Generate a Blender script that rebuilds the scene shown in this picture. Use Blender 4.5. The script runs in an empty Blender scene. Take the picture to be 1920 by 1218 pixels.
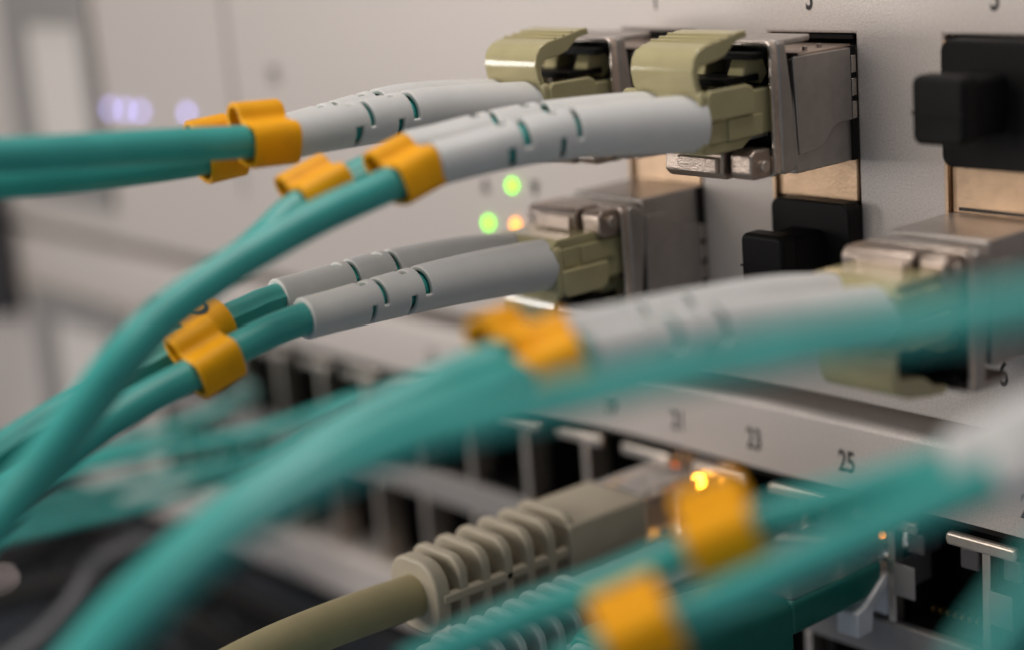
import bpy, bmesh, math, random
from mathutils import Vector, Matrix
random.seed(7)
S = bpy.context.scene
COL = S.collection
# ------------------------------------------------------------------ camera (1 unit = 1 cm)
R = Vector((0.64, 0.765, -0.078)); U = Vector((-0.138, 0.214, 0.967)); D = Vector((-0.756, 0.608, -0.242))
def basis(yaw, pitch, roll):
    d = Vector((-math.sin(yaw)*math.cos(pitch), math.cos(yaw)*math.cos(pitch), -math.sin(pitch)))
    r = Vector((math.cos(yaw), math.sin(yaw), 0)); u = r.cross(d)
    return math.cos(roll)*r + math.sin(roll)*u, -math.sin(roll)*r + math.cos(roll)*u, d
R, U, D = basis(.8936, .2448, -.0806)
CAM = Vector((15.4768, -17.0051, 2.1296))
cd = bpy.data.cameras.new('camera'); cam = bpy.data.objects.new('camera', cd); COL.objects.link(cam)
cam.matrix_world = Matrix(((R.x, U.x, -D.x, CAM.x), (R.y, U.y, -D.y, CAM.y), (R.z, U.z, -D.z, CAM.z), (0, 0, 0, 1)))
cd.sensor_width = 36; cd.lens = 3312.75/1920*36; cd.clip_start = .1; cd.clip_end = 500
cd.dof.use_dof = True; cd.dof.focus_distance = 21.5; cd.dof.aperture_fstop = .0621/.86; cd.dof.aperture_ratio = 1.1; cd.dof.aperture_blades = 0
S.camera = cam
# ------------------------------------------------------------------ world and lamps
W = bpy.data.worlds.new('World'); S.world = W; W.use_nodes = True
bg = W.node_tree.nodes['Background']; bg.inputs[0].default_value = (.76, .85, 1, 1); bg.inputs[1].default_value = .18
def area(name, loc, target, sx, sy, power, col):
    l = bpy.data.lights.new(name, 'AREA'); l.shape = 'RECTANGLE'; l.size = sx; l.size_y = sy; l.energy = power; l.color = col
    o = bpy.data.objects.new(name, l); COL.objects.link(o); o.location = loc
    o.rotation_euler = (Vector(target) - Vector(loc)).to_track_quat('-Z', 'Y').to_euler(); return o
area('window_lamp', (-14, -44, 10), (-2, 0, -4), 24, 25, 9900, (1, .90, .81))
area('ceiling_lamp', (-2, -5, 34), (-2, -3, -3), 36, 8, 9600, (1, .94, .88))
for dx, dz in ((0, 0), (3.3, 0), (0, 4.2), (3.3, 4.2)):   # a window of four panes
    area('pane_lamp', (-31.5 + dx*.74, -26 - dx*.67, -1.5 + dz), (1, -2.6, 0), 2.8, 3.7, 700, (1, .96, .92))
S.view_settings.view_transform = 'Standard'; S.view_settings.look = 'None'; S.view_settings.exposure = 0; S.view_settings.gamma = 1
S.cycles.use_denoising = True; S.cycles.max_bounces = 8

# ------------------------------------------------------------------ materials
def mat(name, col, rough=.45, metal=0, bump=0, bscale=40, var=0, vscale=6, spec=.5, trans=0, emit=None, es=1, ior=1.45, sss=0, coat=0, fleck=0):
    m = bpy.data.materials.new(name); m.use_nodes = True; nt = m.node_tree; p = nt.nodes['Principled BSDF']
    p.inputs['Base Color'].default_value = (*col, 1); p.inputs['Roughness'].default_value = rough; p.inputs['Metallic'].default_value = metal
    p.inputs['Specular IOR Level'].default_value = spec; p.inputs['IOR'].default_value = ior
    if trans: p.inputs['Transmission Weight'].default_value = trans
    if sss:
        p.inputs['Subsurface Weight'].default_value = sss; p.inputs['Subsurface Radius'].default_value = (1, .6, .3); p.inputs['Subsurface Scale'].default_value = .12
    if coat: p.inputs['Coat Weight'].default_value = coat; p.inputs['Coat Roughness'].default_value = .15
    if emit: p.inputs['Emission Color'].default_value = (*emit, 1); p.inputs['Emission Strength'].default_value = es
    tc = nt.nodes.new('ShaderNodeTexCoord')
    if bump or fleck:
        n = nt.nodes.new('ShaderNodeTexNoise'); n.inputs['Scale'].default_value = bscale; n.inputs['Detail'].default_value = 3
        nt.links.new(tc.outputs['Object'], n.inputs['Vector'])
        b = nt.nodes.new('ShaderNodeBump'); b.inputs['Strength'].default_value = bump; b.inputs['Distance'].default_value = .02
        nt.links.new(n.outputs['Fac'], b.inputs['Height']); nt.links.new(b.outputs['Normal'], p.inputs['Normal'])
    if var or fleck:
        n2 = nt.nodes.new('ShaderNodeTexNoise'); n2.inputs['Scale'].default_value = vscale; n2.inputs['Detail'].default_value = 4
        nt.links.new(tc.outputs['Object'], n2.inputs['Vector'])
        r = nt.nodes.new('ShaderNodeMapRange'); r.inputs[1].default_value = .3; r.inputs[2].default_value = .7
        r.inputs[3].default_value = 1 - var; r.inputs[4].default_value = 1 + var
        nt.links.new(n2.outputs['Fac'], r.inputs[0])
        h = nt.nodes.new('ShaderNodeHueSaturation'); h.inputs['Color'].default_value = (*col, 1)
        nt.links.new(r.outputs[0], h.inputs['Value']); last = h.outputs['Color']
        if fleck:
            v = nt.nodes.new('ShaderNodeTexNoise'); v.inputs['Scale'].default_value = 45; v.inputs['Detail'].default_value = 2
            nt.links.new(tc.outputs['Object'], v.inputs['Vector'])
            r2 = nt.nodes.new('ShaderNodeMapRange'); r2.inputs[1].default_value = .3; r2.inputs[2].default_value = .7
            r2.inputs[3].default_value = rough - fleck; r2.inputs[4].default_value = rough + fleck*.6
            nt.links.new(v.outputs['Fac'], r2.inputs[0]); nt.links.new(r2.outputs[0], p.inputs['Roughness'])
        nt.links.new(last, p.inputs['Base Color'])
    return m
M = dict(
    face=mat('galvanised_sheet', (.56, .505, .468), .48, .2, .15, 48, .13, 36, fleck=.16),
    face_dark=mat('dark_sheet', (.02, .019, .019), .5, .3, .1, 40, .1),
    black=mat('black_void', (.012, .011, .010), .7, 0, spec=.2),
    copper=mat('cage_metal', (.60, .42, .28), .40, 1, .12, 25, .12, 3.5),
    shell=mat('module_zinc', (.43, .39, .36), .36, .75, .20, 40, .08, 5),
    collar=mat('collar_zinc', (.66, .57, .50), .26, .9, .45, 38, .12, 8),
    bail=mat('bail_zinc', (.48, .39, .33), .32, .9, .45, 38, .1, 6),
    boot=mat('boot_plastic', (.65, .64, .62), .42, 0, .03, 60, .03, 3, sss=.12),
    khaki=mat('connector_plastic', (.43, .38, .21), .10, 0, .03, 30, .05, 3, sss=.1),
    aqua=mat('aqua_jacket', (.052, .375, .335), .38, 0, .04, 90, .08, 2.0, spec=.55),
    yellow=mat('clip_plastic', (1.0, .43, .002), .5, 0, .05, 30, .09, 3, sss=.08, spec=.3),
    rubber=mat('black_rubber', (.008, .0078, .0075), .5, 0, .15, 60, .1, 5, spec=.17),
    beige=mat('beige_plastic', (.46, .40, .30), .42, 0, .05, 40, .05, 3),
    beige_cable=mat('beige_jacket', (.32, .27, .14), .5, 0, .06, 70, .05, 3),
    palepl=mat('pale_aqua_plastic', (.36, .42, .40), .45, 0, .05, 40, .05, 3),
    hood=mat('dark_teal_plastic', (.008, .13, .10), .36, 0, .03, 40, .08, 3),
    clear=mat('clear_plastic', (.93, .93, .92), .12, 0, 0, trans=.85, ior=1.5),
    frost=mat('frosted_plastic', (1, 1, 1), .06, 0, .02, 20, trans=.35, ior=1.55, coat=1),
    lens=mat('light_pipe', (.16, .155, .155), .25, 0, 0, trans=.5),
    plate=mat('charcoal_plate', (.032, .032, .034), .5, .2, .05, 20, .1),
    tin=mat('shield_tin', (.66, .58, .50), .36, .9, .12, 40, .08, 4),
    gold=mat('gold', (.9, .62, .2), .3, 1),
    ink=mat('ink', (.035, .033, .032), .7),
    label=mat('white_label', (.60, .555, .52), .5, 0, .03, 20, .03),
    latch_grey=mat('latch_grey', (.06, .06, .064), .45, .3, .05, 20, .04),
    frame=mat('grey_frame', (.30, .28, .265), .5, .4, .05, 20, .04),
    green_on=mat('green_led', (.1, .6, .02), .4, emit=(.24, 1, .01), es=4.5),
    amber_on=mat('amber_led', (.8, .3, .02), .4, emit=(1, .33, .02), es=5),
    amber_dim=mat('amber_led_dim', (.8, .2, .02), .4, emit=(1, .16, .008), es=1.1),
    amber_hot=mat('amber_led_bright', (.8, .4, .02), .4, emit=(1, .42, .03), es=22),
    blue_on=mat('blue_led', (.4, .4, .8), .4, emit=(.46, .42, 1), es=3.4),
    white_on=mat('white_led', (.8, .7, .7), .4, emit=(1, .80, .74), es=2.2),
)
# ------------------------------------------------------------------ helpers
ROOTLOC = {}
def tag(o, label=None, cat=None, group=None, kind=None):
    for k, v in (('label', label), ('category', cat), ('group', group), ('kind', kind)):
        if v: o[k] = v
    return o
def thing(name, loc, label, cat, group=None):
    o = bpy.data.objects.new(name, None); COL.objects.link(o); o.location = loc; o.empty_display_size = .2
    ROOTLOC[o.name] = Vector(loc)
    return tag(o, label, cat, group)
def wloc(o):
    v = Vector((0, 0, 0))
    while o is not None: v += o.location; o = o.parent
    return v
def obj(name, bm, m, parent=None, smooth=35, bevel=0, seg=2, solid=0, origin=None, sub=0):
    """link a bmesh given in world coordinates as one mesh object under its parent"""
    bmesh.ops.recalc_face_normals(bm, faces=bm.faces)
    pl = wloc(parent) if parent else Vector((0, 0, 0))
    org = Vector(origin) if origin is not None else pl
    bmesh.ops.translate(bm, verts=bm.verts, vec=-org)
    me = bpy.data.meshes.new(name); bm.to_mesh(me); bm.free()
    if smooth:
        me.polygons.foreach_set('use_smooth', [True]*len(me.polygons)); me.set_sharp_from_angle(angle=math.radians(smooth))
    o = bpy.data.objects.new(name, me); COL.objects.link(o); me.materials.append(m)
    o.parent = parent; o.location = org - pl
    if solid:
        s = o.modifiers.new('thick', 'SOLIDIFY'); s.thickness = solid; s.offset = -1; s.use_even_offset = False
    if bevel:
        b = o.modifiers.new('edge', 'BEVEL'); b.width = bevel; b.segments = seg; b.limit_method = 'ANGLE'; b.angle_limit = math.radians(40); b.harden_normals = False
    return o
def dup(o, name, off=(0, 0, 0)):
    c = o.copy(); COL.objects.link(c); c.location = o.location + Vector(off); c.name = name; return c
def box(bm, x0, x1, y0, y1, z0, z1):
    vs = [bm.verts.new((x, y, z)) for x in (x0, x1) for y in (y0, y1) for z in (z0, z1)]
    for f in ((0, 1, 3, 2), (4, 6, 7, 5), (0, 4, 5, 1), (2, 3, 7, 6), (0, 2, 6, 4), (1, 5, 7, 3)): bm.faces.new([vs[i] for i in f])
def B(*a):
    bm = bmesh.new(); box(bm, *a); return bm
def prism(bm, pts, axis, a, b):
    """extrude a closed 2D outline along an axis ('x': (y,z), 'y': (x,z), 'z': (x,y))"""
    def P(p, c): return (c, p[0], p[1]) if axis == 'x' else (p[0], c, p[1]) if axis == 'y' else (p[0], p[1], c)
    v0 = [bm.verts.new(P(p, a)) for p in pts]; v1 = [bm.verts.new(P(p, b)) for p in pts]
    bm.faces.new(v0); bm.faces.new(v1[::-1])
    for i in range(len(pts)):
        j = (i+1) % len(pts); bm.faces.new((v0[i], v1[i], v1[j], v0[j]))
def rrect(x0, x1, z0, z1, r, n=5):
    out = []
    for cx, cz, a0 in ((x1-r, z1-r, 0), (x0+r, z1-r, 90), (x0+r, z0+r, 180), (x1-r, z0+r, 270)):
        for i in range(n+1):
            a = math.radians(a0 + 90*i/n); out.append((cx + r*math.cos(a), cz + r*math.sin(a)))
    return out
def smooth_path(pts, step=.12):
    P = [Vector(p) for p in pts]; P = [2*P[0]-P[1]] + P + [2*P[-1]-P[-2]]; out = []
    for i in range(1, len(P)-2):
        a, b, c, d = P[i-1:i+3]; n = max(2, int((c-b).length/step))
        for k in range(n):
            t = k/n; out.append(.5*((2*b) + (c-a)*t + (2*a-5*b+4*c-d)*t*t + (3*b-a-3*c+d)*t**3))
    out.append(P[-2]); return out
def frames(path):
    F = []
    for i, p in enumerate(path):
        t = (path[min(i+1, len(path)-1)] - path[max(i-1, 0)]).normalized()
        s = Vector((0, 0, 1)).cross(t)
        s = (s if s.length > .05 else Vector((1, 0, 0))).normalized()
        if s.x < 0: s = -s
        u = s.cross(t)
        if u.z < 0: u = -u
        F.append((p, t, s, u))
    return F
def tube(bm, path, rad, n=20, bump=None, caps=True):
    F = frames(path); rings = []
    for i, (p, t, s, u) in enumerate(F):
        r = rad(i/(len(F)-1)) if callable(rad) else rad; ring = []
        for k in range(n):
            a = 2*math.pi*k/n; rr = r
            if bump: rr += bump[1]*math.exp(-((math.degrees(a)-bump[0])/9)**2)
            ring.append(bm.verts.new(p + s*(rr*math.sin(a)) + u*(rr*math.cos(a))))
        rings.append(ring)
    for a, b in zip(rings, rings[1:]):
        for k in range(n): bm.faces.new((a[k], a[(k+1) % n], b[(k+1) % n], b[k]))
    if caps: bm.faces.new(rings[0]); bm.faces.new(rings[-1][::-1])
def cable(parent, pts, r=.19, m='aqua', name='cable', bump=None, n=22):
    bm = bmesh.new(); tube(bm, smooth_path(pts), r, n if not bump else 44, bump); return obj(name, bm, M[m], parent, 60)
def clip_outline():
    pts = [(-.29, .02), (-.39, .09), (-.44, .21), (-.40, .33), (-.30, .375), (-.19, .35), (-.14, .295), (-.10, .245), (-.03, .228), (.06, .24), (.15, .24), (.225, .185),
           (.262, .08), (.268, -.08), (.245, -.2), (.15, -.262), (0, -.272), (-.12, -.255), (-.21, -.17), (-.24, -.03), (-.225, .07)]
    return [p.to_2d() for p in smooth_path([(a, b, 0) for a, b in pts], .035)]
CLIP = clip_outline()
def marker_clip(center, tangent, label, length=.62, roll=0, scale=1.0, group='yellow clips on the aqua cables'):
    t = Vector(tangent).normalized(); s = Vector((0, 0, 1)).cross(t).normalized()
    if s.x < 0: s = -s
    u = s.cross(t)
    if u.z < 0: u = -u
    q = Matrix.Rotation(math.radians(roll), 3, t); s = q @ s; u = q @ u
    c = Vector(center); bm = bmesh.new(); th = .058; rows = []
    for i, p in enumerate(CLIP):
        d = (CLIP[min(i+1, len(CLIP)-1)] - CLIP[max(i-1, 0)]).normalized(); nrm = Vector((d.y, -d.x))
        a, b = p*scale, (p + nrm*th)*scale
        rows.append([bm.verts.new(c + s*v.x + u*v.y + t*(e*length/2)) for v in (a, b) for e in (-1, 1)])
    for r0, r1 in zip(rows, rows[1:]):
        for i, j in ((0, 1), (1, 3), (3, 2), (2, 0)): bm.faces.new((r0[i], r0[j], r1[j], r1[i]))
    bm.faces.new([rows[0][i] for i in (0, 1, 3, 2)]); bm.faces.new([rows[-1][i] for i in (2, 3, 1, 0)])
    o = obj('cable_clip', bm, M['yellow'], None, 40, .018, 2, origin=center)
    return tag(o, label, 'clip', group)
def boot(parent, pts, r0, r1, slots=(), m='boot', flip=1, name='boot'):
    """strain relief sleeve: first point at the connector, last at the tip; slots are cut through near the tip"""
    path = smooth_path(pts, .033); F = frames(path); n = 48; L = [0]
    for a, b in zip(path, path[1:]): L.append(L[-1] + (b-a).length)
    T = L[-1]; bm = bmesh.new(); rings = []
    for (p, t, s, u), l in zip(F, L):
        k = l/T; r = r0 + (r1-r0)*min(1, k*1.12)**1.15
        rings.append([bm.verts.new(p + s*(r*math.sin(2*math.pi*i/n)) + u*(r*math.cos(2*math.pi*i/n))) for i in range(n)])
    for j in range(len(rings)-1):
        sd = T - (L[j]+L[j+1])/2
        for i in range(n):
            a = (i+.5)*360/n
            if any(s0 < sd < s1 and ((a-a0) % 360) < (a1-a0) for s0, s1, a0, a1 in slots): continue
            bm.faces.new((rings[j][i], rings[j][(i+1) % n], rings[j+1][(i+1) % n], rings[j+1][i]))
    return obj(name, bm, M[m], parent, 50, .012, 2, solid=.065)
SLOTS = [(.79, .87, 88, 168), (.78, .88, -55, 25), (.985, 1.065, -45, 95), (1.39, 1.47, 88, 168), (1.38, 1.48, -55, 25), (1.595, 1.675, -45, 95),
         (.78, .88, 200, 262), (.97, 1.09, 215, 285), (1.38, 1.48, 200, 262), (1.58, 1.70, 215, 285)]
def text_mesh(name, body, x, y, z, h, parent, m='ink', sx=.62, bold=0):
    c = bpy.data.curves.new(name, 'FONT'); c.body = body; c.size = h/.70; c.align_x = 'CENTER'; c.extrude = .002; c.offset = .008
    t = bpy.data.objects.new('tmp', c); COL.objects.link(t); dg = bpy.context.evaluated_depsgraph_get(); dg.update()
    me = bpy.data.meshes.new_from_object(t.evaluated_get(dg)); bpy.data.objects.remove(t); bpy.data.curves.remove(c)
    me.transform(Matrix.Rotation(math.pi/2, 4, 'X') @ Matrix.Diagonal((sx, 1, 1, 1)))
    o = bpy.data.objects.new(name, me); COL.objects.link(o); me.materials.clear(); me.materials.append(M[m]); o.parent = parent
    o.location = Vector((x, y, z - h/2)) - (wloc(parent) if parent else Vector((0, 0, 0))); return o

# ------------------------------------------------------------------ upper switch
PITCH, OW = 2.72, 1.42
cols = [k*PITCH for k in (-1, 0, 1, 2, 3)]
sw = thing('network_switch', (0, 1, -4.69), 'silver upper switch whose column openings hold the metal transceivers', 'network switch')
def sheet(xs, zs, hole, y, thick):
    bm = bmesh.new(); V = {}
    def v(i, j):
        if (i, j) not in V: V[i, j] = bm.verts.new((xs[i], y, zs[j]))
        return V[i, j]
    for i in range(len(xs)-1):
        for j in range(len(zs)-1):
            cx, cz = (xs[i]+xs[i+1])/2, (zs[j]+zs[j+1])/2
            if not hole(cx, cz): bm.faces.new((v(i, j), v(i+1, j), v(i+1, j+1), v(i, j+1)))
    bmesh.ops.recalc_face_normals(bm, faces=bm.faces)
    g = bmesh.ops.extrude_face_region(bm, geom=bm.faces[:])
    bmesh.ops.translate(bm, verts=[e for e in g['geom'] if isinstance(e, bmesh.types.BMVert)], vec=(0, thick, 0))
    return bm
xs = [-40] + sorted([c for c in cols] + [c + OW for c in cols]) + [18]
obj('faceplate', sheet(xs, [-4.68, -3.66, 0.02, 6], lambda x, z: -3.66 < z < .02 and any(c < x < c+OW for c in cols), 0, .12), M['face'], sw, 35, .035, 3)
obj('bottom_flange', B(-40, 18, .13, 5, -4.67, -4.55), M['face'], sw, 35, .03)
for c in cols[:4]:
    bm = bmesh.new()   # the cage behind the opening: four walls and a back, metal strip between upper and lower bay
    box(bm, c+.004, c+.05, .124, 2.4, -3.66, .02); box(bm, c+OW-.05, c+OW-.004, .124, 2.4, -3.66, .02)
    obj('cage_wall', bm, M['copper'], sw, 0)
    obj('cage_void', B(c+.05, c+OW-.05, 2.2, 2.3, -3.66, .02), M['black'], sw, 0)
    bm = bmesh.new(); box(bm, c+.055, c+OW-.055, .03, .09, -2.08, -1.50); box(bm, c+.055, c+OW-.055, .10, 2.1, -2.02, -1.57)
    obj('cage_divider', bm, M['copper'], sw, 35, .02)
    obj('cage_edge', B(c+.008, c+.05, -.035, .118, -3.6, -.04), M['copper'], sw, 0)
    bm = bmesh.new(); box(bm, c+.06, c+OW-.06, .02, 2, -.05, .0); obj('cage_gap_shade', bm, M['black'], sw, 0)  # black bar stands in for the shaded gap at the opening's top
obj('slot_mark', B(cols[2]+.16, cols[2]+1.36, .018, .028, -2.045, -2.0), M['ink'], sw, 0)
for k, ch in enumerate('135'): text_mesh('port_number', ch, OW/2 + (k-1)*PITCH, -.004, .46, .30, sw)
for k, ch in enumerate('246'): text_mesh('port_number', ch, OW/2 + (k-1)*PITCH + (.06 if k == 2 else 0), -.004, -3.93, .30, sw)
def led(parent, x, z, m, r=.1, y=-.03):
    bm = bmesh.new(); bmesh.ops.create_uvsphere(bm, u_segments=14, v_segments=8, radius=r)
    bmesh.ops.scale(bm, verts=bm.verts, vec=(1, .6, 1)); bmesh.ops.translate(bm, verts=bm.verts, vec=(x, y, z))
    return obj('status_led', bm, M[m], parent, 60)
led(sw, -5.37, -2.39, 'green_on', .085); led(sw, -6.03, -3.04, 'green_on', .085); led(sw, -5.36, -3.0, 'amber_on', .07)
for x in (-18.4, -17.75, -17.1, -15.2): led(sw, x, -1.80 if x < -16 else -1.74, 'blue_on', .085)
def tri(x, z, up):   # printed port arrows
    bm = bmesh.new(); s = .13*up; prism(bm, [(x-.11, z-s), (x+.11, z-s), (x, z+s)], 'y', -.006, -.001); return obj('port_arrow', bm, M['ink'], sw, 0)
tri(-6.05, -2.42, 1); tri(-4.85, -2.42, -1)
text_mesh('print_mark', 'SYS', -11.9, -.004, -.9, .28, sw); 
# label window, far left, and the seam of the blank panel
obj('window_frame', sheet([-23.0, -21.9, -19.3, -18.75], [-4.0, -3.1, -.1, .8], lambda x, z: -21.9 < x < -19.3 and -3.1 < z < -.1, -.16, .14), M['frame'], sw, 35, .05)
obj('label_plate', B(-21.9, -19.3, -.06, -.002, -3.1, -.1), M['label'], sw, 0)
obj('panel_seam', B(-13.45, -13.35, -.02, -.003, -3.2, 5), M['frame'], sw, 0)
obj('chassis', B(-39.5, 17.5, 2.45, 9, -4.54, 5.8), M['face_dark'], sw, 0)

# ------------------------------------------------------------------ lower switch
lo = thing('network_switch', (0, 1, -11), 'silver lower switch with two rows of sockets under numbers 23 and 25', 'network switch')
bm = bmesh.new(); prism(bm, [(5, -4.93), (.14, -4.93), (.06, -4.95), (.015, -5.0), (0, -5.07), (0, -5.95), (.09, -5.95), (.09, -5.03), (5, -5.03)], 'x', -40, 18)
obj('faceplate', bm, M['face'], lo, 35, .01)
DX = [1.72 + 1.47*k for k in range(-19, 4)]
for i, d in enumerate(DX):
    if not i: continue
    t = (d + DX[i-1])/2
names = {-3.48: '19', -2.04: '21', -.57: '23', 1.06: '25', 2.46: '27', 3.85: '29', -5.0: '17', -6.45: '15', -7.9: '13'}
for x, ch in names.items(): text_mesh('port_number', ch, x, -.004, -5.53, .30, lo, sx=.66)
obj('socket_floor', B(-40, 18, .162, 1.24, -8.2, -7.66), M['black'], lo, 0)  # floor, back and ceiling painted black for the shade inside the sockets
b1 = bmesh.new(); box(b1, -40, 18, 1.25, 1.3, -9.9, -5.97); obj('socket_back', b1, M['black'], lo, 0)
obj('socket_ceiling', B(-40, 18, .10, 1.24, -6.06, -5.98), M['black'], lo, 0)
obj('middle_bar', B(-40, 18, .0, .16, -8.16, -7.62), M['frame'], lo, 35, .03)
bm = bmesh.new(); prism(bm, [(.1, -9.82), (-.05, -9.80), (-.13, -9.85), (-.15, -9.95), (-.10, -10.05), (0, -10.1), (0, -10.85), (1.2, -10.85), (1.2, -9.82)], 'x', -40, 18)
obj('bottom_strip', bm, M['face'], lo, 40, .012)
div = obj('divider', B(DX[-2]-.06, DX[-2]+.06, .02, .2, -7.61, -6.22), M['tin'], lo, 35, .015, origin=(DX[-2], .1, -6.9))
tab = obj('shield_tab', (lambda b: (prism(b, [(DX[-2]-.50, -6.25), (DX[-2]+.50, -6.25), (DX[-2]+.52, -6.17), (DX[-2]+.50, -6.08), (DX[-2]-.50, -6.08), (DX[-2]-.52, -6.17)], 'y', -.10, .015), b)[1])(bmesh.new()), M['tin'], lo, 35, .035, 3, origin=(DX[-2], 0, -6.2))
bm = bmesh.new(); box(bm, DX[-2]+.062, DX[-2]+.085, .0, .75, -7.2, -6.75); box(bm, DX[-2]+.062, DX[-2]+.40, -.012, .012, -7.2, -6.75)
spr = obj('side_spring', bm, M['frame'], lo, 35, .01, origin=(DX[-2], .2, -7))
pipe = obj('light_pipe', B(DX[-2]-.46, DX[-2]-.18, .12, .5, -6.62, -6.32), M['lens'], lo, 35, .03, origin=(DX[-2]-.3, .3, -6.4))
pipe2 = obj('light_pipe', B(DX[-2]+.18, DX[-2]+.46, .12, .5, -6.62, -6.32), M['lens'], lo, 35, .03, origin=(DX[-2]+.3, .3, -6.4))
dwide = obj('divider', B(DX[-2]-.06, DX[-2]+.06, .02, .46, -7.61, -6.22), M['tin'], lo, 35, .015, origin=(DX[-2], .1, -6.9))
dwide2 = obj('divider', B(DX[-2]-.06, DX[-2]+.06, .02, .5, -9.81, -8.17), M['tin'], lo, 35, .015, origin=(DX[-2], .1, -9))
wall = obj('socket_wall', B(DX[-2]-.05, DX[-2]+.05, .505, 1.24, -9.8, -6.07), M['black'], lo, 0, origin=(DX[-2], .7, -8))  # divider continued in black, standing in for the shade deeper in
div2 = obj('divider', B(DX[-2]-.06, DX[-2]+.06, .02, .2, -9.81, -8.17), M['tin'], lo, 35, .015, origin=(DX[-2], .1, -9))
for k, d in enumerate(DX):
    off = (d - DX[-2], 0, 0)
    if k == len(DX)-2: continue
    if d > 9: continue
    dup(div if d > 0 else dwide, 'divider', off); dup(tab, 'shield_tab', off); dup(div2 if d > 0 else dwide2, 'divider', off); dup(wall, 'socket_wall', off)
    if d > -.5: dup(spr, 'side_spring', off); dup(pipe, 'light_pipe', off); dup(pipe2, 'light_pipe', off)
for i in range(8):   # gold contacts of the open socket
    bm = B(2.015+.115*i, 2.06+.115*i, .46, .56, -7.51, -7.455); obj('contact', bm, M['gold'], lo, 0)
led(lo, -1.54, -6.38, 'amber_hot', .10, -.15); led(lo, -2.25, -6.45, 'amber_dim', .09, .06); led(lo, -2.62, -6.45, 'amber_dim', .11, .06); led(lo, 1.56, -6.42, 'amber_on', .06, .05)
bm = bmesh.new(); box(bm, -22.6, -19.9, -.05, -.004, -9.2, -6.9); obj('label_plate', bm, M['label'], lo, 0)
bm = sheet([-23.6, -22.6, -19.9, -18.9], [-10.0, -9.2, -6.9, -6.1], lambda x, z: -22.6 < x < -19.9 and -9.2 < z < -6.9, -.14, .13); obj('window_frame', bm, M['frame'], lo, 35, .05)
obj('blank_plate', B(-40, -18, -.003, .02, -9.8, -5.96), M['face'], lo, 0)

# ------------------------------------------------------------------ dark device under both
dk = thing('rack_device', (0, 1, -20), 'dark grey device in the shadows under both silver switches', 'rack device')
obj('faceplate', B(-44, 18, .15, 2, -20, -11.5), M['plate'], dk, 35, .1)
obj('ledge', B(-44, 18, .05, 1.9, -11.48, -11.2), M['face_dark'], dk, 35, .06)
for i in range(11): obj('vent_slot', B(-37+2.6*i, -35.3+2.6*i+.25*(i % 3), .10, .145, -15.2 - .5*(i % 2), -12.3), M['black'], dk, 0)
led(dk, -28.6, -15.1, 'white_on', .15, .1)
bpy.data.objects.remove(dwide); bpy.data.objects.remove(dwide2)
# rack latch, far left
rl = thing('rack_latch', (-25.5, -.3, -5), 'dark latch on the rack edge at the far left of the silver panels', 'latch')
obj('body', B(-27.2, -24.2, -.9, -.01, -7.0, -3.7), M['latch_grey'], rl, 35, .2, 3)
bm = bmesh.new(); prism(bm, rrect(-25.9, -25.0, -6.4, -5.4, .3), 'y', -1.1, -.905); obj('knob', bm, M['bail'], rl, 35, .05)

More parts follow.
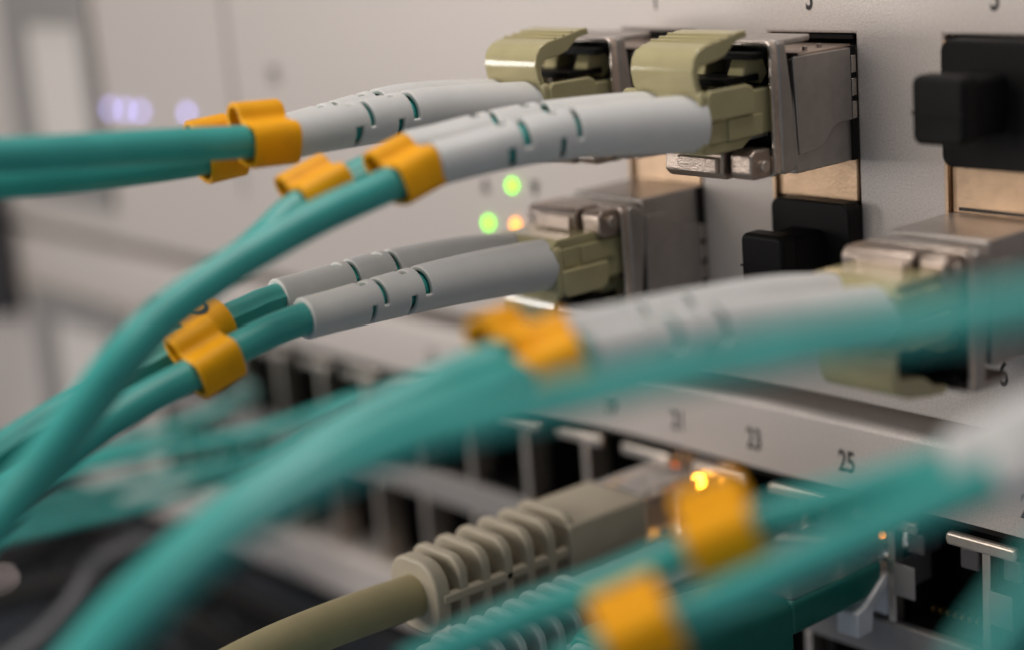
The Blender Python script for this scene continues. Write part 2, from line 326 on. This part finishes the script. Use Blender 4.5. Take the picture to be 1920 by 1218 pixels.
# ------------------------------------------------------------------ transceivers
SEAM = [(-.03, -1.05), (-.12, -1.05), (-.35, -1.055), (-.42, -1.08), (-.5, -1.14), (-.58, -1.22), (-.66, -1.285), (-.73, -1.31), (-1.08, -1.335)]
def transceiver(ox, up, label):
    zf = (lambda z: z) if up else (lambda z: -3.6 - z)
    r = thing('transceiver', (ox + OW/2, 0, zf(-.8)), label, 'transceiver', 'metal transceivers plugged into the upper switch')
    def fin(bm):
        bmesh.ops.translate(bm, verts=bm.verts, vec=(ox, 0, 0))
        if not up:
            for v in bm.verts: v.co.z = -3.6 - v.co.z
        return bm
    b = bmesh.new()   # lower half of the shell
    box(b, .03, 1.385, -1.12, 1.5, -1.53, -.16)
    obj('shell', fin(b), M['shell'], r, 35, .02)
    b = bmesh.new(); prism(b, [(-.02, -.14), (-.02, -1.035)] + [(y, z+.03) for y, z in SEAM[1:]] + [(-1.14, -.16), (-1.12, -.13)], 'x', 1.36, 1.418)
    obj('shell_cover', fin(b), M['shell'], r, 35, .012)
    b = bmesh.new(); box(b, .05, 1.38, -1.0, -.03, -.155, -.10); obj('top_plate', fin(b), M['bail'], r, 35, .02)
    for yy in (-.42, -.68):
        b = bmesh.new(); bmesh.ops.create_cone(b, cap_ends=True, segments=12, radius1=.035, radius2=.03, depth=.05); bmesh.ops.translate(b, verts=b.verts, vec=(1.2, yy, -.085)); obj('rivet', fin(b), M['bail'], r, 40)
    b = bmesh.new()   # collar ring round the face
    o_ = rrect(-.01, 1.45, -1.50, .10, .10, 4); i_ = rrect(.05, 1.405, -1.24, .04, .04, 4)
    for ya, yb in ((-1.56, -1.44),):
        vo = [[b.verts.new((p[0], y, p[1])) for p in o_] for y in (ya, yb)]; vi = [[b.verts.new((p[0], y, p[1])) for p in i_] for y in (ya, yb)]
        n = len(o_)
        for k in range(n):
            j = (k+1) % n
            b.faces.new((vo[0][k], vo[0][j], vi[0][j], vi[0][k])); b.faces.new((vo[1][j], vo[1][k], vi[1][k], vi[1][j]))
            b.faces.new((vo[0][j], vo[0][k], vo[1][k], vo[1][j])); b.faces.new((vi[0][k], vi[0][j], vi[1][j], vi[1][k]))
    obj('collar', fin(b), M['collar'], r, 35, .025, 3)
    b = bmesh.new()   # flared cheek of the collar
    w = [(-1.445, .09), (-1.30, .09), (-1.28, -.08), (-1.21, -.60), (-1.15, -1.12), (-1.13, -1.26), (-1.16, -1.38), (-1.24, -1.47), (-1.36, -1.49), (-1.445, -1.47)]
    prism(b, w, 'x', 1.33, 1.46); obj('cheek', fin(b), M['shell'], r, 35, .045, 4)
    b = bmesh.new(); prism(b, [(y, z) for y, z in w], 'x', 0.0, .1); obj('cheek', fin(b), M['shell'], r, 35, .03, 3)
    b = bmesh.new(); prism(b, [(0, -1.44), (1.437, -1.44), (1.437, -1.02), (1.34, -.74), (.06, -.74), (0, -1.0)], 'z', .03, .10); obj('top_flange', fin(b), M['shell'], r, 35, .02)
    b = bmesh.new(); box(b, .1, 1.33, -1.44, -1.2, -1.49, -1.2); obj('chin', fin(b), M['shell'], r, 35, .02)
    b = bmesh.new(); box(b, .09, 1.36, -1.30, -1.25, -1.2, .03); obj('cavity', fin(b), M['black'], r, 0)
    b = bmesh.new(); box(b, .68, .76, -1.52, -1.3, -1.2, .0); obj('cavity_rib', fin(b), M['black'], r, 0)
    b = bmesh.new(); box(b, .12, 1.33, -1.72, -1.54, -.1, -.02); box(b, .2, 1.2, -2.1, -1.5, -.36, -.28); obj('latch_spring', fin(b), M['rubber'], r, 0, .01)
    for zz in (-.28, -.56, -.84):
        b = bmesh.new(); box(b, 1.388, 1.43, -.10, -.01, zz-.17, zz+.05); obj('spring_finger', fin(b), M['collar'], r, 35, .012)
    b = bmesh.new(); box(b, 1.386, 1.425, -.10, -.012, -1.52, -.12); obj('finger_gap', fin(b), M['black'], r, 0)
    # bail handle across the nose
    b = bmesh.new(); prism(b, [(-1.565, -1.12), (-1.88, -1.12), (-1.98, -1.17), (-2.0, -1.42), (-1.92, -1.50), (-1.565, -1.50)], 'x', .04, 1.0)
    bl = obj('bail', fin(b), M['bail'], r, 35, .03, 3)
    b = bmesh.new(); prism(b, [(-1.565, -1.14), (-1.83, -1.14), (-1.91, -1.2), (-1.92, -1.42), (-1.86, -1.49), (-1.565, -1.49)], 'x', 1.05, 1.39); obj('bail_end', fin(b), M['bail'], r, 35, .03, 3)
    b = bmesh.new(); box(b, .30, .96, -2.05, -1.95, -1.42, -1.22); obj('bail_block', fin(b), M['bail'], r, 35, .025, 3)
    b = bmesh.new(); box(b, .98, 1.06, -1.86, -1.565, -1.43, -1.26); obj('bail_gap', fin(b), M['black'], r, 0)
    b = bmesh.new(); bmesh.ops.create_cone(b, cap_ends=True, segments=16, radius1=.07, radius2=.07, depth=.06, matrix=Matrix.Translation((1.41, -1.70, -1.34)) @ Matrix.Rotation(math.pi/2, 4, 'Y'))
    obj('pivot', fin(b), M['tin'], r, 40, .01)
    return r
transceiver(-PITCH, True, 'metal transceiver in the upper bay of the column behind, under printed 1')
transceiver(0, True, 'sharpest metal transceiver, in the upper bay under printed 3, its grey side in plain view')
transceiver(-PITCH, False, 'metal transceiver in the lower bay, handle bar on top, left of the dust plug')
transceiver(PITCH, False, 'blurred metal transceiver in the lower bay above printed 6, shiny bar on top')

# ------------------------------------------------------------------ dust plugs
dp = thing('dust_plug', (.8, -.1, -2.78), 'black dust plug in the bay below the sharpest transceiver', 'dust plug', 'black dust plugs in empty bays')
bm = bmesh.new(); prism(bm, rrect(.17, 1.46, -3.52, -2.05, .14, 6), 'y', -.28, -.004); obj('plate', bm, M['rubber'], dp, 35, .03, 3)
bm = bmesh.new(); prism(bm, rrect(.40, 1.10, -3.12, -2.34, .11, 6), 'y', -1.12, -.82); kn = obj('knob', bm, M['rubber'], dp, 35, .06, 4)
bm = bmesh.new(); prism(bm, rrect(.46, 1.06, -3.08, -2.40, .10), 'y', -.85, -.27); obj('neck', bm, M['rubber'], dp, 35, .02)
bm = bmesh.new(); box(bm, .392, 1.108, -1.13, -.84, -2.77, -2.75); obj('mould_line', bm, M['rubber'], dp, 0, .006)
c = dp.copy(); COL.objects.link(c); c.location = dp.location + Vector((2.70, 0, 2.05)); c['label'] = 'black dust plug under printed 5 at the upper right corner'
for ch in list(dp.children):
    k = ch.copy(); COL.objects.link(k); k.parent = c

# ------------------------------------------------------------------ fibre patch cords
ARCH_O = [(-2.64, -.40), (-2.70, -.28), (-2.73, -.12), (-2.70, .02), (-2.63, .11), (-2.50, .165), (-2.34, .19), (-2.20, .21), (-2.06, .235), (-1.95, .26), (-1.82, .265)]
ARCH_I = [(-1.80, .18), (-1.93, .165), (-2.03, .13), (-2.10, .07), (-2.18, .01), (-2.32, -.03), (-2.48, -.05), (-2.58, -.06), (-2.62, -.12), (-2.63, -.22), (-2.60, -.32), (-2.55, -.40)]
def connector(r, ox, up, dz=0):
    zf = (lambda z: z) if up else (lambda z: -3.46 - z)
    def fin(bm):
        bmesh.ops.translate(bm, verts=bm.verts, vec=(ox, 0, 0))
        if not up:
            for v in bm.verts: v.co.z = -3.46 + dz - v.co.z
        return bm
    b = bmesh.new(); prism(b, ARCH_O + ARCH_I, 'x', .30, 1.32)
    obj('latch_clip', fin(b), M['khaki'], r, 30, .02, 3)
    b = bmesh.new()
    for yy, zz in ((-2.36, .185), (-2.22, .205), (-2.08, .23)): box(b, .305, 1.315, yy-.02, yy+.02, zz, zz+.022)
    obj('grip_rib', fin(b), M['khaki'], r, 35, .012)
    b = bmesh.new(); prism(b, rrect(.06, 1.37, -1.02, -.34, .08), 'y', -2.66, -2.54); obj('flange', fin(b), M['khaki'], r, 35, .03, 3)
    for x0 in (.12, .74):
        b = bmesh.new(); box(b, x0, x0+.57, -2.55, -1.30, -.98, -.44); h = obj('housing', fin(b), M['khaki'], r, 35, .03, 3)
        b = bmesh.new(); prism(b, [(-1.30, -.30), (-1.36, -.12), (-1.52, -.06), (-1.66, -.10), (-1.80, -.40), (-1.62, -.36), (-1.5, -.3), (-1.42, -.42)], 'x', x0+.17, x0+.42); obj('lever', fin(b), M['khaki'], r, 35, .02)
    b = bmesh.new()
    prism(b, [(-2.58, -.70), (-2.58, -.40), (-2.52, -.345), (-1.92, -.345), (-1.83, -.38), (-1.79, -.46), (-1.79, -.70)], 'x', 1.30, 1.40); obj('side_plate', fin(b), M['khaki'], r, 35, .025, 3)
    b = bmesh.new(); box(b, 1.305, 1.345, -2.2, -1.62, -.97, -.72); box(b, 1.305, 1.33, -2.50, -2.3, -.97, -.72); obj('side_plate', fin(b), M['khaki'], r, 35, .015)
    b = bmesh.new(); prism(b, [(-2.70, -.98), (-2.58, -1.10), (-1.95, -1.10), (-1.75, -.98)], 'x', .15, 1.30); obj('lower_lip', fin(b), M['khaki'], r, 35, .02)
    for x0 in (.30, .92):
        b = bmesh.new(); box(b, x0, x0+.2, -1.72, -1.28, -1.06, -.985); obj('ferrule_guard', fin(b), M['label'], r, 35, .02)
def dense(pts, y):
    p = smooth_path(pts, .03); i = min(range(1, len(p)-1), key=lambda k: abs(p[k].y - y)); return p[i], (p[i-1]-p[i+1])
CG = 'aqua fibre patch cords'
def patch_cord(label, ox, up, near, far, ncut, fcut, r0=.335, r1=.25, rc=.19, ridge=True, start=(.2,)):
    r = thing('fibre_patch_cord', near[0], label, 'patch cord', CG)
    if ox is not None: connector(r, ox, up, .10 if ox > 2 else 0)
    for pts, cut in ((far, fcut), (near, ncut)):
        boot(r, [(p[0], p[1], p[2]) for p in pts[:cut]], r0, r1, SLOTS)
        c0 = cut - 3 if cut > 3 else cut - 2
        cable(r, pts[c0:], rc, bump=(205 if pts is near else 75, .03) if ridge else None)
    return r
N3 = [(1.14, -2.5, -0.73), (0.82, -3.53, -0.66), (0.53, -4.47, -0.65), (0.18, -5.6, -0.77), (0.16, -6.17, -0.89), (0.09, -7.08, -1.09), (0.05, -7.87, -1.32), (0.04, -8.46, -1.52), (0.05, -9.04, -1.76), (0.11, -9.58, -2.06), (0.12, -10.04, -2.43), (0.16, -10.56, -2.84), (0.27, -11.04, -3.13), (0.4, -11.5, -3.45), (0.56, -11.93, -3.79)]
F3 = [(0.59, -2.35, -0.71), (0.21, -3.38, -0.64), (-0.1, -4.33, -0.62), (-0.46, -5.48, -0.71), (-0.52, -6.0, -0.84), (-0.6, -6.57, -0.99), (-0.59, -7.05, -1.16), (-0.54, -7.59, -1.44), (-0.7, -8.66, -1.98), (-0.7, -9.61, -2.71), (-0.71, -10.59, -3.49), (-0.53, -11.17, -3.85)]
N1 = [(-1.68, -2.62, -.66), (-1.68, -3.86, -.52), (-1.68, -4.66, -.47), (-1.68, -6.26, -.49), (-1.68, -6.95, -.44), (-1.68, -7.88, -.34), (-1.68, -8.82, -.25), (-1.68, -9.69, -.16), (-1.68, -10.4, -.09), (-1.68, -11.4, 0)]
F1 = [(-2.34, -2.62, -.65), (-2.34, -4.09, -.48), (-2.34, -5.38, -.53), (-2.34, -6.2, -.58), (-2.34, -6.87, -.66), (-2.34, -8.22, -.62), (-2.34, -9.45, -.52), (-2.34, -10.2, -.47), (-2.34, -11.2, -.42)]
N2 = [(-1.68, -2.62, -2.70), (-1.68, -3.66, -2.63), (-1.68, -4.67, -2.60), (-1.68, -6.31, -2.61), (-1.68, -7.2, -2.74), (-1.68, -7.77, -2.89), (-1.68, -8.47, -3.05), (-1.68, -9.21, -3.29), (-1.68, -9.88, -3.62), (-1.68, -10.54, -4.05), (-1.68, -11.2, -4.6)]
F2 = [(-2.34, -2.62, -2.68), (-2.34, -3.55, -2.55), (-2.34, -4.82, -2.47), (-2.34, -6.23, -2.48), (-2.34, -6.69, -2.54), (-2.34, -6.99, -2.59), (-2.34, -7.58, -2.73), (-2.34, -8.29, -2.91), (-2.34, -9.05, -3.11), (-2.34, -9.91, -3.39), (-2.34, -10.4, -3.6), (-2.34, -11.2, -4.0)]
N6 = [(3.76, -2.62, -2.64), (3.76, -3.84, -2.43), (3.76, -5.07, -2.24), (3.76, -6.81, -2.1), (3.64, -7.28, -2.15), (3.6, -8.18, -2.21), (3.51, -8.98, -2.3), (3.5, -9.53, -2.41), (3.48, -10.12, -2.58), (3.46, -10.74, -2.82), (3.49, -11.29, -3.07), (3.47, -11.76, -3.36), (3.47, -12.2, -3.66)]
F6 = [(3.1, -2.62, -2.58), (3.1, -3.58, -2.40), (3.1, -4.84, -2.26), (3.1, -6.55, -2.1), (3.31, -7.32, -2.05), (3.04, -8.05, -2.23), (2.88, -8.84, -2.43), (2.84, -9.45, -2.64), (2.82, -10.06, -2.85), (2.82, -10.66, -3.13), (2.86, -11.22, -3.4), (2.85, -11.69, -3.73), (2.89, -12.07, -3.99)]
patch_cord('aqua patch cord with grey boots running level to the upper left edge', -PITCH, True, N1, F1, 4, 4, ridge=False)
patch_cord('aqua patch cord from the sharpest transceiver, white boots in front, cable curving down left', 0, True, N3, F3, 4, 4)
patch_cord('aqua patch cord whose bare boot tips end well before their yellow clips', -PITCH, False, N2, F2, 4, 4)
patch_cord('blurred aqua patch cord leaving the lower right transceiver, sweeping to the lower left', PITCH, False, N6, F6, 4, 4, ridge=False)
UU = [(9.78, -6.83, -0.61), (9.46, -7.23, -0.65), (8.95, -7.46, -0.78), (7.9, -7.95, -1.03), (6.91, -8.52, -1.29), (6.19, -8.89, -1.5), (5.7, -9.26, -1.64), (5.2, -9.64, -1.8), (4.96, -9.98, -1.93), (4.81, -10.37, -2.05), (4.8, -10.89, -2.16), (4.78, -11.44, -2.35), (4.82, -11.95, -2.58), (4.81, -12.36, -2.82), (4.82, -12.76, -3.08)]
u = thing('fibre_patch_cord', UU[0], 'very blurred aqua cable crossing in front from the right edge', 'patch cord', CG); cable(u, UU, .155)
V1 = [(8.7, -5.99, -1.8), (8.32, -6.09, -2.04), (7.93, -6.18, -2.24), (7.53, -6.3, -2.47), (6.96, -6.63, -2.71), (6.37, -6.98, -2.94), (5.99, -7.37, -3.12), (5.71, -7.62, -3.29), (5.34, -8.01, -3.51), (4.88, -8.51, -3.73), (4.58, -8.96, -3.9), (4.28, -9.42, -4.11)]
V2 = [(9.02, -5.95, -1.89), (8.69, -6.11, -2.07), (8.33, -6.17, -2.27), (7.97, -6.38, -2.47), (7.47, -6.64, -2.75), (6.92, -6.99, -3.08), (6.52, -7.43, -3.34), (6.16, -7.8, -3.56), (5.87, -8.23, -3.72), (5.48, -8.82, -3.98)]
v = thing('fibre_patch_cord', V1[0], 'very blurred aqua pair with white boots at the right edge, in the lower right', 'patch cord', CG)
for pts in (V1, V2): cable(v, pts, .16)
for pts in (V1, V2): boot(v, pts[:4], .32, .25, ())
CR = [(10.16, -8.57, -1.7), (10.05, -8.77, -1.89), (9.87, -8.83, -2.15), (9.7, -8.85, -2.39), (9.51, -8.95, -2.72)]
u = thing('fibre_patch_cord', CR[0], 'blurred aqua cable cut off by the lower right corner', 'patch cord', CG); cable(u, CR, .155)

# clips
p, t = dense(N1, -6.52); marker_clip(p, t, 'yellow clip at the grey boot tip, uppermost clip, in front of its twin', .60, 14)
p, t = dense(F1, -6.78); marker_clip(p, t, 'yellow clip half hidden behind the uppermost clip, hollow end showing', .5, 20, .95)
p, t = dense(N3, -5.92); marker_clip(p, t, 'yellow clip at the tip of the white boot under the green light, flat front', .54, -2, .95)
p, t = dense(F3, -6.57); marker_clip(p, t, 'yellow clip on the thin cable behind, left of the flat front clip', .6, -8, .95)
p, t = dense(N2, -7.58); marker_clip(p, t, 'sharp yellow clip on the front cable of the lower left pair', .56, 14)
p, t = dense(N6, -7.12); marker_clip(p, t, 'blurred orange clip nearer the camera, at the boot tip in the middle', .58, 2, .95)
p, t = dense(F6, -7.15); marker_clip(p, t, 'blurred orange clip at the boot tip in the middle, left of its twin', .58, 2, .95)
p, t = dense(V1, -7.37); marker_clip(p, t, 'large blurred yellow clip in front of the bright amber light', .58, 8, .95)
p, t = dense(V2, -8.23); marker_clip(p, t, 'large blurred yellow clip at the bottom edge', .58, -4, .95)
p, t = dense(F2, -7.25)
mk = thing('cable_marker', p, 'yellow marker ring printed with a black 0, behind the sharp yellow clip', 'cable marker')
t = t.normalized(); s_ = Vector((0, 0, 1)).cross(t).normalized(); s_ = s_ if s_.x > 0 else -s_; u_ = s_.cross(t); u_ = u_ if u_.z > 0 else -u_
bm = bmesh.new(); ring = []
for e in (-.27, .27):
    for rr in (.30, .215):
        ring.append([bm.verts.new(p + t*e + s_*(rr*(1.0)*math.sin(a)) + u_*(rr*math.cos(a))) for a in [2*math.pi*k/32 for k in range(32)]])
o0, i0, o1, i1 = ring
for k in range(32):
    j = (k+1) % 32
    bm.faces.new((o0[k], o0[j], o1[j], o1[k])); bm.faces.new((i0[j], i0[k], i1[k], i1[j])); bm.faces.new((o0[j], o0[k], i0[k], i0[j])); bm.faces.new((o1[k], o1[j], i1[j], i1[k]))
obj('sleeve', bm, M['yellow'], mk, 40, .015)
bm = bmesh.new()   # printed 0 wrapped on the sleeve
NN = 28; q = []
for k in range(NN):
    a = 2*math.pi*k/NN
    for w in (1, .55):
        ang = math.radians(4) + .50*w*math.sin(a); e = .125*w**.6*math.cos(a)
        q.append(bm.verts.new(p + t*e + s_*(.305*math.sin(ang)) + u_*(.305*math.cos(ang))))
for k in range(NN): bm.faces.new((q[2*k], q[2*k+1], q[(2*k+3) % (2*NN)], q[(2*k+2) % (2*NN)]))
obj('printed_digit', bm, M['ink'], mk, 0)

# ------------------------------------------------------------------ copper ethernet leads
def ribbed_boot(r, xc, zc, y0, y1, hw, hh, m, n=6, core=.62):
    """ribs, core and side rails from the cap (y0) to the plug body (y1)"""
    step = (y1 - y0)/n
    b = bmesh.new(); prism(b, rrect(xc-hw*.42, xc+hw*.42, zc-hh*.5, zc+hh*.5, .12), 'y', y0+.02, y1); obj('boot_core', b, M[m], r, 40)
    b = bmesh.new(); prism(b, rrect(xc-hw, xc+hw, zc-hh, zc+hh, hh*.75, 8), 'y', y0, y0+step*.62); cap = obj('boot_cap', b, M[m], r, 40, .04, 3)
    for k in range(1, n+1):
        f = 1 + .02*k; b = bmesh.new(); yy = y0 + step*k
        prism(b, rrect(xc-hw*f, xc+hw*f, zc-hh*f, zc+hh*f, hh*.5, 7), 'y', yy+step*.02, yy+step*.40); obj('boot_rib', b, M[m], r, 40, .03, 2)
    for sgn in (-1, 1):
        b = bmesh.new(); box(b, xc+sgn*hw*.95-.07, xc+sgn*hw*.95+.055, y0+.1, y1+.05, zc-.03, zc+.09); obj('boot_rail', b, M[m], r, 35, .02)
be = thing('ethernet_cable', (-1.96, -4.9, -6.6), 'beige ethernet cable with a ribbed beige strain relief boot', 'ethernet cable')
ribbed_boot(be, -1.96, -6.60, -4.95, -2.75, .50, .50, 'beige')
bm = bmesh.new(); prism(bm, rrect(-2.55, -1.37, -7.02, -6.18, .06), 'y', -2.75, -1.35); obj('plug_body', bm, M['beige'], be, 35, .03)
bm = bmesh.new(); prism(bm, rrect(-2.52, -1.40, -6.98, -6.22, .04), 'y', -1.348, .5); obj('plug_tip', bm, M['clear'], be, 35, .02)
bm = bmesh.new(); box(bm, -2.4, -1.5, -1.3, -.2, -6.212, -6.17); obj('tip_window', bm, M['clear'], be, 35, .01)
bm = bmesh.new(); box(bm, -1.9, -1.66, -.75, -.45, -7.6, -7.0); obj('latch', bm, M['frost'], be, 35, .03)
cable(be, [(-1.96, -4.6, -6.6), (-1.96, -5.0, -6.6), (-1.96, -5.59, -6.58), (-1.96, -6.39, -6.57), (-1.96, -7.17, -6.6), (-1.96, -7.92, -6.7), (-1.96, -8.9, -6.95)], .285, 'beige_cable')
pa = thing('ethernet_cable', (-.49, -5.8, -6.9), 'pale aqua ethernet cable with a ribbed boot, behind the front aqua cables', 'ethernet cable')
ribbed_boot(pa, -.49, -7.12, -5.75, -3.4, .52, .48, 'palepl', 8)
bm = bmesh.new(); prism(bm, rrect(-1.06, .08, -7.5, -6.72, .06), 'y', -3.4, -1.4); obj('plug_body', bm, M['palepl'], pa, 35, .03)
bm = bmesh.new(); prism(bm, rrect(-1.03, .05, -7.46, -6.76, .04), 'y', -1.398, .5); obj('plug_tip', bm, M['clear'], pa, 35, .02)
cable(pa, [(-.49, -5.4, -7.12), (-.49, -5.9, -7.12), (-.55, -6.6, -7.2), (-.7, -7.4, -7.5), (-.9, -8.2, -8)], .28, 'aqua')
ht = thing('ethernet_cable', (1, -4.5, -7.0), 'dark teal hooded ethernet plug with clear latch, in the socket right of the clips', 'ethernet cable')
bm = bmesh.new(); prism(bm, rrect(.40, 1.60, -7.24, -6.78, .07), 'y', -1.75, -.02); obj('hood_front', bm, M['hood'], ht, 35, .04, 3)
bm = bmesh.new()
for y, x0, x1, z0, z1 in ((-4.5, .52, 1.46, -7.45, -6.55), (-4.3, .46, 1.52, -7.6, -6.5), (-3, .40, 1.56, -7.7, -6.62), (-1.72, .38, 1.58, -7.7, -6.75)):
    ring = [bm.verts.new((a, y, b)) for a, b in rrect(x0, x1, z0, z1, .2, 5)]
    if y > -4.45:
        for k in range(len(ring)): bm.faces.new((prev[k], prev[(k+1) % len(ring)], ring[(k+1) % len(ring)], ring[k]))
    else: bm.faces.new(ring)
    prev = ring
bm.faces.new(prev[::-1]); obj('hood', bm, M['hood'], ht, 40, .04, 3)
bm = bmesh.new(); prism(bm, rrect(.58, 1.40, -7.38, -6.60, .2), 'y', -4.58, -4.49); obj('hood_rim', bm, M['palepl'], ht, 35, .03)
bm = bmesh.new(); prism(bm, rrect(.43, 1.57, -6.785, -6.45, .04), 'y', -1.72, .6); obj('plug_tip', bm, M['clear'], ht, 35, .02)
bm = bmesh.new(); prism(bm, [(y+.30, z+.08) for y, z in ((.04, -7.15), (-.18, -7.15), (-.28, -7.20), (-.56, -7.42), (-.60, -7.74), (-.90, -7.74), (-.90, -7.40), (-.74, -7.36), (-.34, -7.07), (-.22, -7.0), (.04, -7.0))], 'x', 1.30, 1.66)
obj('latch', bm, M['frost'], ht, 35, .025, 2)
bm = bmesh.new(); box(bm, 1.30, 1.62, .06, .2, -7.58, -7.08); obj('latch_foot', bm, M['frost'], ht, 35, .03)
bm = bmesh.new(); box(bm, 1.2, 1.56, -1.9, -1.60, -8.2, -7.74); obj('latch_foot', bm, M['frost'], ht, 35, .03)
cable(ht, [(1, -4.2, -7.0), (1, -4.8, -7.0), (.95, -5.6, -7.1), (.8, -6.5, -7.4), (.6, -7.4, -7.9)], .27, 'aqua')
# far leads, hanging out of the lower switch
BG = 'far aqua ethernet leads'
far = [([(-9.57, 0.67, -6.6), (-10.21, 0.18, -6.65), (-11.14, -0.29, -7.02), (-12.09, -1.13, -7.39), (-13.11, -2.15, -7.59), (-13.97, -3.28, -7.75), (-14.82, -4.41, -7.93), (-15.59, -5.48, -8.21)], 'far aqua lead, highest of the blurred bundle at the left'),
       ([(-11.46, 0.39, -7.18), (-11.84, -0.63, -7.75), (-12.5, -1.53, -7.95), (-13.58, -2.66, -8.2), (-14.74, -3.89, -8.51), (-15.99, -5.42, -8.85)], 'far aqua lead, second from the bottom of the blurred bundle'),
       ([(-12.54, 0.04, -7.98), (-12.44, -0.79, -8.33), (-12.89, -1.7, -8.38), (-13.62, -2.7, -8.62), (-14.68, -3.97, -8.9), (-15.94, -5.49, -9.2)], 'far aqua lead, lowest of the blurred bundle'),
       ([(-14.12, 0.03, -7.24), (-13.67, -1.09, -7.31), (-13.93, -2.14, -7.48), (-14.57, -3.18, -7.69), (-15.21, -4.22, -7.88), (-16.0, -5.29, -8.09)], 'far aqua lead, from the farthest socket of the blurred bundle')]
for pts, lab in far:
    r = thing('ethernet_cable', pts[0], lab, 'ethernet cable', BG); cable(r, pts, .125)
    a = Vector(pts[0]); b = Vector(pts[1]); bm = bmesh.new(); tube(bm, smooth_path([a, a+(b-a).normalized()*.8]), .26, 12); obj('plug_body', bm, M['clear'], r, 40)
# black leads hanging in the shadow at the lower left
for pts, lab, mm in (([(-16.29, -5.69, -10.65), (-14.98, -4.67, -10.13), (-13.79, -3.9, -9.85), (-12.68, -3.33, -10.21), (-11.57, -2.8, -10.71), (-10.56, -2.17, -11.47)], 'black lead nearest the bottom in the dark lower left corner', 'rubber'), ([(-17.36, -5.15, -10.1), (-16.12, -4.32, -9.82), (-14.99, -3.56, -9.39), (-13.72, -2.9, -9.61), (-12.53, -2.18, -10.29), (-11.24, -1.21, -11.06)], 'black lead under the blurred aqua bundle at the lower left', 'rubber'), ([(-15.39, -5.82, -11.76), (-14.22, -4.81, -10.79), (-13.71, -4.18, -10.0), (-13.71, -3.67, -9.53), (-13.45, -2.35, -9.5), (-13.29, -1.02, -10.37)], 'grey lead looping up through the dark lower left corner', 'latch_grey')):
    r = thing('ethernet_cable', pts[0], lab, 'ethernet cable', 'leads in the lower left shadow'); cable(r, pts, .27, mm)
